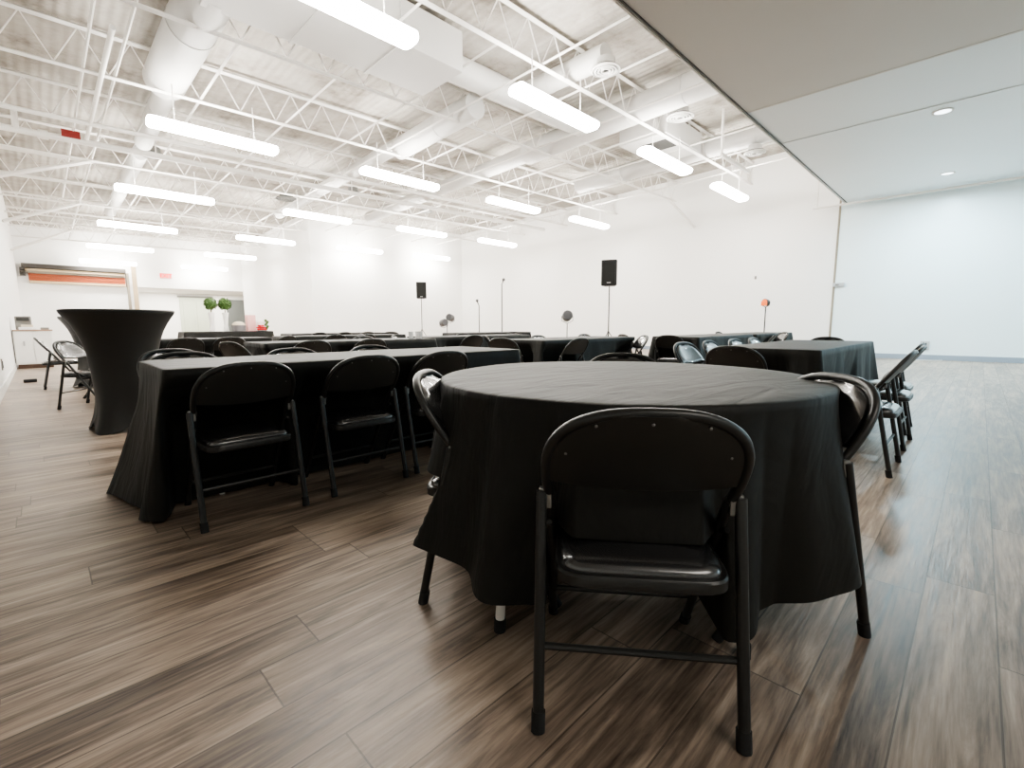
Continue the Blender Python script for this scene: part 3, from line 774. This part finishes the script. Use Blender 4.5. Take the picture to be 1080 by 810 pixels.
# ------------------------------------------------------------------ speakers, mic stands, stage lamps
def tripod(t, hpole, rleg, r=.017, hub=.55, nm='leg'):
    MB().tube([(0, 0, .12), (0, 0, hpole)], r, 10).build('pole', M['pole'], t, smooth=True)
    MB().tube([(0, 0, hub - .03), (0, 0, hub + .03)], r * 1.9, 10).build('collar', M['pole'], t, smooth=True)
    for k in range(3):
        a = 2 * PI * k / 3 + .4; l = MB().tube([(.02 * math.cos(a), .02 * math.sin(a), hub), (rleg * math.cos(a), rleg * math.sin(a), .012)], r * .7, 8).build(nm, M['pole'], t, smooth=True)
        MB().tube([(.02 * math.cos(a), .02 * math.sin(a), .2), (rleg * .55 * math.cos(a), rleg * .55 * math.sin(a), hub * .47)], r * .5, 6).build('brace', M['pole'], t, smooth=True)
def speaker(x, y, z, rz, hgt, label_s, label_t):
    t = thing('speaker_stand', label_t, 'speaker stand', (x, y, 0), rz, 'speaker stands'); tripod(t, z, .5, hub=.7)
    s = thing('loudspeaker', label_s, 'loudspeaker', (x, y, z), rz, 'loudspeakers')
    w = hgt * .31
    b = MB(); V = []
    for zz, sc in ((0, .93), (.02, 1), (hgt - .02, 1), (hgt, .93)):
        V.append([(u * w * sc, v * w * .95 * sc if v < 0 else v * w * .8 * sc, zz) for u, v in ((-1, -.85), (-.85, -1), (.85, -1), (1, -.85), (.62, 1), (-.62, 1))])
    g = b.grid(V, True); b.bm.faces.new(g[0][::-1]); b.bm.faces.new(g[-1])
    b.build('cabinet', M['speaker'], s)
    MB().span((-w * .8, -w * .98, .05), (w * .8, -w * .93, hgt - .05), .012).build('grille', M['grille'], s)
    MB().span((-w * .25, -w * 1.0, .07), (w * .25, -w * .97, .085)).build('badge', M['silver'], s)
    MB().box((w * .84, w * .05, hgt * .5), (.02, w * .5, .05), Matrix.Rotation(.2, 3, 'Z')).build('handle', M['grille'], s)
speaker(11.1, 7.28, 1.96, rad(-62), .68, 'black loudspeaker on the pole in front of the right white wall', 'tripod stand under the right loudspeaker')
speaker(11.9, 17.4, 2.06, rad(-30), .70, 'smaller-looking black loudspeaker on a pole before the far wall', 'tripod stand under the far left loudspeaker')
def mic(x, y, h, label, tilt):
    t = thing('microphone_stand', label, 'microphone stand', (x, y, 0), .3, 'microphone stands')
    tripod(t, h - .12, .32, .014, .22)
    MB().tube([(0, 0, h - .12), (tilt * .06, 0, h - .06)], .012, 8).build('clip', M['pole'], t, smooth=True)
    m_ = MB().tube([(tilt * .03, 0, h - .10), (tilt * .1, 0, h)], [.012, .02], 10).build('microphone', M['pole'], t, smooth=True)
    MB().sphere((tilt * .11, 0, h + .015), .045, 12, 8).build('mic_head', M['lampgrey'], m_, smooth=True)
mic(9.5, 10.85, 1.63, 'short black microphone stand before the far corner', -1)
mic(9.5, 9.85, 2.2, 'tall black microphone stand right of the short one', 1)
def stage_lamp(x, y, z, rz, m, label, sc=1., twin=False):
    t = thing('stage_lamp', label, 'stage lamp', (x, y, 0), rz, 'stage lamps')
    tripod(t, z - .2 * sc, .35, .014, .4)
    heads = ((-.15, .12), (.15, -.1)) if twin else ((0, 0),)
    for hx, hz in heads:
        mt = Matrix.Rotation(rad(80), 3, 'X')
        if twin: mt = Matrix.Rotation(rad(25 if hx < 0 else -35), 3, 'Z') @ mt
        c = Vector((hx * sc, 0, z - hz * sc))
        b = MB().lathe([(.10 * sc, -.16 * sc), (.15 * sc, -.12 * sc), (.155 * sc, .13 * sc), (.14 * sc, .15 * sc)], c, 20, True, mt); h = b.build('lamp_can', M['lampgrey'], t, smooth=True)
        b = MB().lathe([(.001, .157 * sc), (.125 * sc, .155 * sc)], c, 20, False, mt); b.build('lens', M[m], h)
        MB().tube([c + Vector((-.17 * sc, 0, 0)), c + Vector((-.17 * sc, 0, -.14 * sc)), c + Vector((0, 0, -.22 * sc)), c + Vector((.17 * sc, 0, -.14 * sc)), c + Vector((.17 * sc, 0, 0))], .011, 6).build('yoke', M['pole'], t, smooth=True)
    if m == 'orange':
        MB().span((-.14 * sc, -.19 * sc, -.16 * sc + z), (.14 * sc, -.165 * sc, .05 * sc + z), .01).build('filter_gel', M['orange'], t)
    return t
stage_lamp(11.9, 9.35, 1.19, rad(-45), 'lens', 'grey stage lamp on a stand in front of the right wall, left of the loudspeaker', 1.05)
stage_lamp(11.9, 15.6, 1.12, rad(-30), 'lens', 'twin-headed grey stage lamp on a stand before the far wall', .95, True)
stage_lamp(12.5, 3.74, 1.44, rad(-100), 'orange', 'stage lamp with an orange gel on a thin stand by the right wall', .5)

# ------------------------------------------------------------------ wall fittings on the right
t = thing('wall_latch', 'small grey latch on the seam of the right wall', 'latch', (XR - .018, 3.0, 2.0)); MB().span((-.04, -.22, -.05), (0, .05, .05), .005).build('plate', M['greyplate'], t); MB().span((-.06, -.1, -.015), (-.04, -.02, .015)).build('lever', M['ventgrey'], t)
t = thing('wall_outlet', 'small grey outlet low on the right wall', 'outlet', (XR - .003, .97, .36)); MB().span((-.02, -.09, -.11), (0, .09, .11), .005).build('plate', M['greyplate'], t); MB().span((-.028, -.04, -.07), (-.02, .04, .07)).build('socket', M['lampgrey'], t)
t = MB().span((-.012, -.03, -.05), (0, .03, .05)).build('wall_switch', M['ventgrey']); t.location = (XR - .001, 5.1, 2.35); tag(t, 'tiny dark mark plate high on the right white wall', 'switch')
t = thing('floor_box', 'small white cable box on the floor against the right baseboard', 'box', (XR - .45, 1.2, 0)); MB().span((-.07, -.12, 0), (.07, .12, .05), .008).build('lid', M['whitebox'], t); MB().tube([(0, -.12, .012), (.1, -.35, .008), (.25, -.6, .008)], .008, 6).build('cable', M['whitebox'], t, smooth=True)
# left wall
t = thing('wall_outlet', 'dark outlet low on the left wall', 'outlet', (XL, 10.0, .38)); MB().span((0, -.06, -.08), (.012, .06, .08), .004).build('plate', M['printer'], t); MB().span((.012, -.03, -.05), (.018, .03, .05)).build('socket', M['dark'], t)
t = MB().span((-.08, -.08, 0), (.08, .08, .05), .01).build('floor_weight', M['rubber']); t.location = (-.17, 11.2, 0); tag(t, 'small flat black weight on the floor near the left wall', 'weight')

# ------------------------------------------------------------------ far left: cabinet, roller shutter, exit sign
t = thing('cabinet', 'white cabinet against the left wall beneath the rolled shutter', 'cabinet', (XL + .02, 15.2, 0))
MB().span((0, -.3, .09), (.60, .5, .82), .005).build('body', M['whitebox'], t)
MB().span((.02, -.27, 0), (.58, .47, .09)).build('plinth', M['basebrown'], t)
MB().span((-.0, -.32, .82), (.63, .52, .85), .005).build('worktop', M['wood'], t)
for x in (.02, .31):
    dd = MB().span((x, -.318, .12), (x + .27, -.3, .80), .004).build('door', M['whitebox'], t); MB().span((x + .12, -.33, .5), (x + .15, -.318, .6)).build('handle', M['silver'], dd)
t = thing('coffee_machine', 'dark grey machine on top of the white cabinet', 'machine', (XL + .2, 15.3, .85)); MB().span((-.13, -.12, 0), (.13, .15, .30), .02).build('body', M['printer'], t); MB().span((-.1, -.16, .2), (.1, -.12, .28)).build('head', M['dark'], t)
t = thing('napkin_stack', 'white pile of napkins on the white cabinet', 'napkins', (XL + .26, 15.02, .85)); MB().span((-.14, -.1, 0), (.14, .09, .06), .01).build('lower_stack', M['cup'], t); MB().span((-.1, -.09, .06), (.09, .08, .11), .01).build('upper_stack', M['beige'], t)
t = MB().span((-.07, -.07, 0), (.07, .07, .05), .01).build('black_tray', M['printer']); t.location = (XL + .53, 15.2, .85); tag(t, 'small dark tray at the right edge of the white cabinet', 'tray')

t = thing('roller_shutter', 'rolled-up orange and tan shutter under a dark hood on the back wall', 'shutter', (1.4, Y2, 2.72))
MB().span((-1.65, -.42, .62), (1.70, -.005, .80), .01).build('hood', M['hood'], t)
MB().span((-1.55, -.34, .50), (1.65, -.02, .60)).build('roll', M['tan'], t)
MB().span((-1.52, -.28, .42), (1.66, -.02, .49)).build('slat', M['guide'], t)
for k, m_ in enumerate(('shutter', 'shutter', 'shutter', 'tan')):
    z1 = .41 - k * .1; MB().span((-1.48, -.2 - .01 * (k % 2), z1 - .095), (1.67, -.02, z1), .006).build('slat', M[m_], t)
for k in range(3): MB().span((-1.72, -.4, .3 + .12 * k), (-1.56, -.02, .38 + .12 * k)).build('bracket', M['hood'], t)
MB().span((1.72, -.14, -2.72), (1.82, -.005, .65)).build('guide_rail', M['guide'], t)
struct('trim_7', MB().span((3.34, Y2 - .03, 0), (3.52, Y2 - .001, 3.9)), M['tan'])
t = thing('exit_sign', 'glowing red EXIT sign high on the back wall', 'exit sign', (4.66, Y2, 3.35))
MB().span((-.24, -.06, -.13), (.24, -.003, .13), .01).build('housing', M['exitw'], t)
def text(word, parent, size, loc, m, nm, rot=(PI / 2, 0, 0)):
    c = D.curves.new(nm, 'FONT'); c.body = word; c.size = size; c.align_x = 'CENTER'; c.align_y = 'CENTER'; c.extrude = .004; c.offset = .006
    o = D.objects.new(nm, c); COL.objects.link(o); dg = bpy.context.evaluated_depsgraph_get(); dg.update()
    me = D.meshes.new_from_object(o.evaluated_get(dg)); D.objects.remove(o); me.materials.clear(); me.materials.append(m)
    o = D.objects.new(nm, me); COL.objects.link(o); o.parent = parent; o.location = loc; o.rotation_euler = rot; return o
text('EXIT', t, .24, (0, -.066, 0), M['exitred'], 'lettering')

# ------------------------------------------------------------------ decoration table in the back
ZT = .7345
def topiary(x, y, label, h, r):
    v = thing('topiary', label, 'topiary', (x, y, ZT), 0, 'topiaries')
    MB().lathe([(.07, 0), (.09, .02), (.06, .2), (.075, h * .7), (.10, h), (.085, h)], n=20).build('vase', M['whitevase'], v, smooth=True)
    MB().tube([(0, 0, h - .05), (0, 0, h + .12)], .015, 6).build('stem', M['basebrown'], v)
    b = MB(); rng = random.Random(x); b.sphere((0, 0, h + .1 + r), r, 18, 12)
    for k in range(140):
        a, c = rng.uniform(0, 2 * PI), rng.uniform(-1, 1); s_ = math.sqrt(1 - c * c); d = Vector((s_ * math.cos(a), s_ * math.sin(a), c))
        q = d.orthogonal().normalized() * .035; o = d.cross(q); ctr = Vector((0, 0, h + .1 + r)) + d * r * .96
        vs = [b.bm.verts.new(ctr - q), b.bm.verts.new(ctr + d * .05 + o * .6), b.bm.verts.new(ctr + q), b.bm.verts.new(ctr + d * .03 - o * .6)]
        b.bm.faces.new(vs)
    b.build('foliage', M['green'], v)
topiary(4.02, 17.8, 'left leafy green ball on a tall white vase', .62, .17)
topiary(4.46, 17.95, 'right leafy green ball on a tall white vase', .62, .18)
t = thing('linen_bin', 'grey bin heaped with beige linens between the vases and the pink bags', 'bin', (4.78, 17.75, ZT)); MB().lathe([(.18, 0), (.22, .2), (.2, .2)], n=20).build('bin', M['greybin'], t, smooth=True); MB().sphere((0, 0, .2), .2, 16, 10, (1, 1, .65)).build('linens', M['beige'], t, smooth=True)
def bag(x, y, z, w, d, h, m, label):
    t = thing('gift_bag', label, 'gift bag', (x, y, z), .2, 'gift bags'); MB().span((-w / 2, -d / 2, 0), (w / 2, d / 2, h), .006).build('bag', M[m], t)
    for s in (-1, 1): MB().tube([(-w * .25, s * d * .3, h), (-w * .2, s * d * .3, h + .1), (w * .2, s * d * .3, h + .1), (w * .25, s * d * .3, h)], .006, 6).build('handle', M['whitevase'], t)
bag(5.2, 17.9, ZT, .28, .16, .55, 'pink', 'pale pink gift bag, taller one on the decoration table')
bag(5.5, 17.75, ZT, .30, .16, .34, 'whitevase', 'white gift bag, shorter one on the decoration table')
t = thing('red_flowers', 'red flower bunch with green leaves on the right end of the decoration table', 'flowers', (5.42, 17.62, ZT - .0))
b = MB(); rng = random.Random(3)
for k in range(16):
    a = 2 * PI * k / 16; r = .05 + .07 * (k % 2)
    b.sphere((r * math.cos(a), r * math.sin(a) * .6 - .08, .06 + .06 * (k % 3)), .05, 8, 6, (1, 1, .6))
b.build('petals', M['red'], t, smooth=True)
b = MB()
for k in range(7): b.sphere((.16 + .03 * (k % 3), -.05, .06 + .05 * k), .045, 8, 6, (1, .6, 1))
b.build('leaves', M['green'], t, smooth=True)
# white cups on the second long table
for k, (x, y) in enumerate(((3.74, 5.75), (3.9, 5.82), (3.84, 5.68))):
    o = MB().lathe([(.028, 0), (.036, .1), (.038, .1), (.034, .098)], n=16).build('plastic_cup', M['cup'], smooth=True); o.location = (x, y, .7345)
    tag(o, ['white plastic cup on the second long table, left of three', 'white plastic cup on the second long table, rear right of three', 'white plastic cup on the second long table, front right of three'][k], 'cup', 'plastic cups')

# ------------------------------------------------------------------ light
def area(name, loc, rot, sx, sy, power, color):
    l = D.lights.new(name, 'AREA'); l.shape = 'RECTANGLE'; l.size = sx; l.size_y = sy; l.energy = power; l.color = color
    o = D.objects.new(name, l); COL.objects.link(o); o.location = loc; o.rotation_euler = rot; return o
area('window_daylight', (12.2, YM + .06, 1.85), (rad(90), 0, 0), 7., 2.8, 70, (.62, .87, 1.))
area('front_fill_light', (.5, -3.2, ZS - .02), (0, 0, 0), 3., 2., 70, (1., .95, .88))  # added fill light, unseen behind the camera, brightens the foreground floor
for x, y in DL:
    l = D.lights.new('downlight_lamp', 'AREA'); l.shape = 'DISK'; l.size = .2; l.energy = 100 if x > 12 else 40; l.color = (.66, .9, 1.); l.spread = rad(170)
    o = D.objects.new('downlight_lamp', l); COL.objects.link(o); o.location = (x, y, ZS - .03)
area('alcove_lamp', (6.5, 31, AZ - .02), (0, 0, 0), 5., 3., 200, (1., .97, .88))
w = D.worlds.new('sky'); SC.world = w; w.use_nodes = True
bg = w.node_tree.nodes['Background']; bg.inputs[0].default_value = (.7, .85, 1, 1); bg.inputs[1].default_value = 1.0
SC.view_settings.view_transform = 'AgX'
SC.view_settings.look = 'AgX - Medium High Contrast'
SC.view_settings.exposure = 1.12
SC.cycles.use_denoising = True
SC.cycles.max_bounces = 8
SC.cycles.diffuse_bounces = 5
SC.cycles.sample_clamp_indirect = 6.
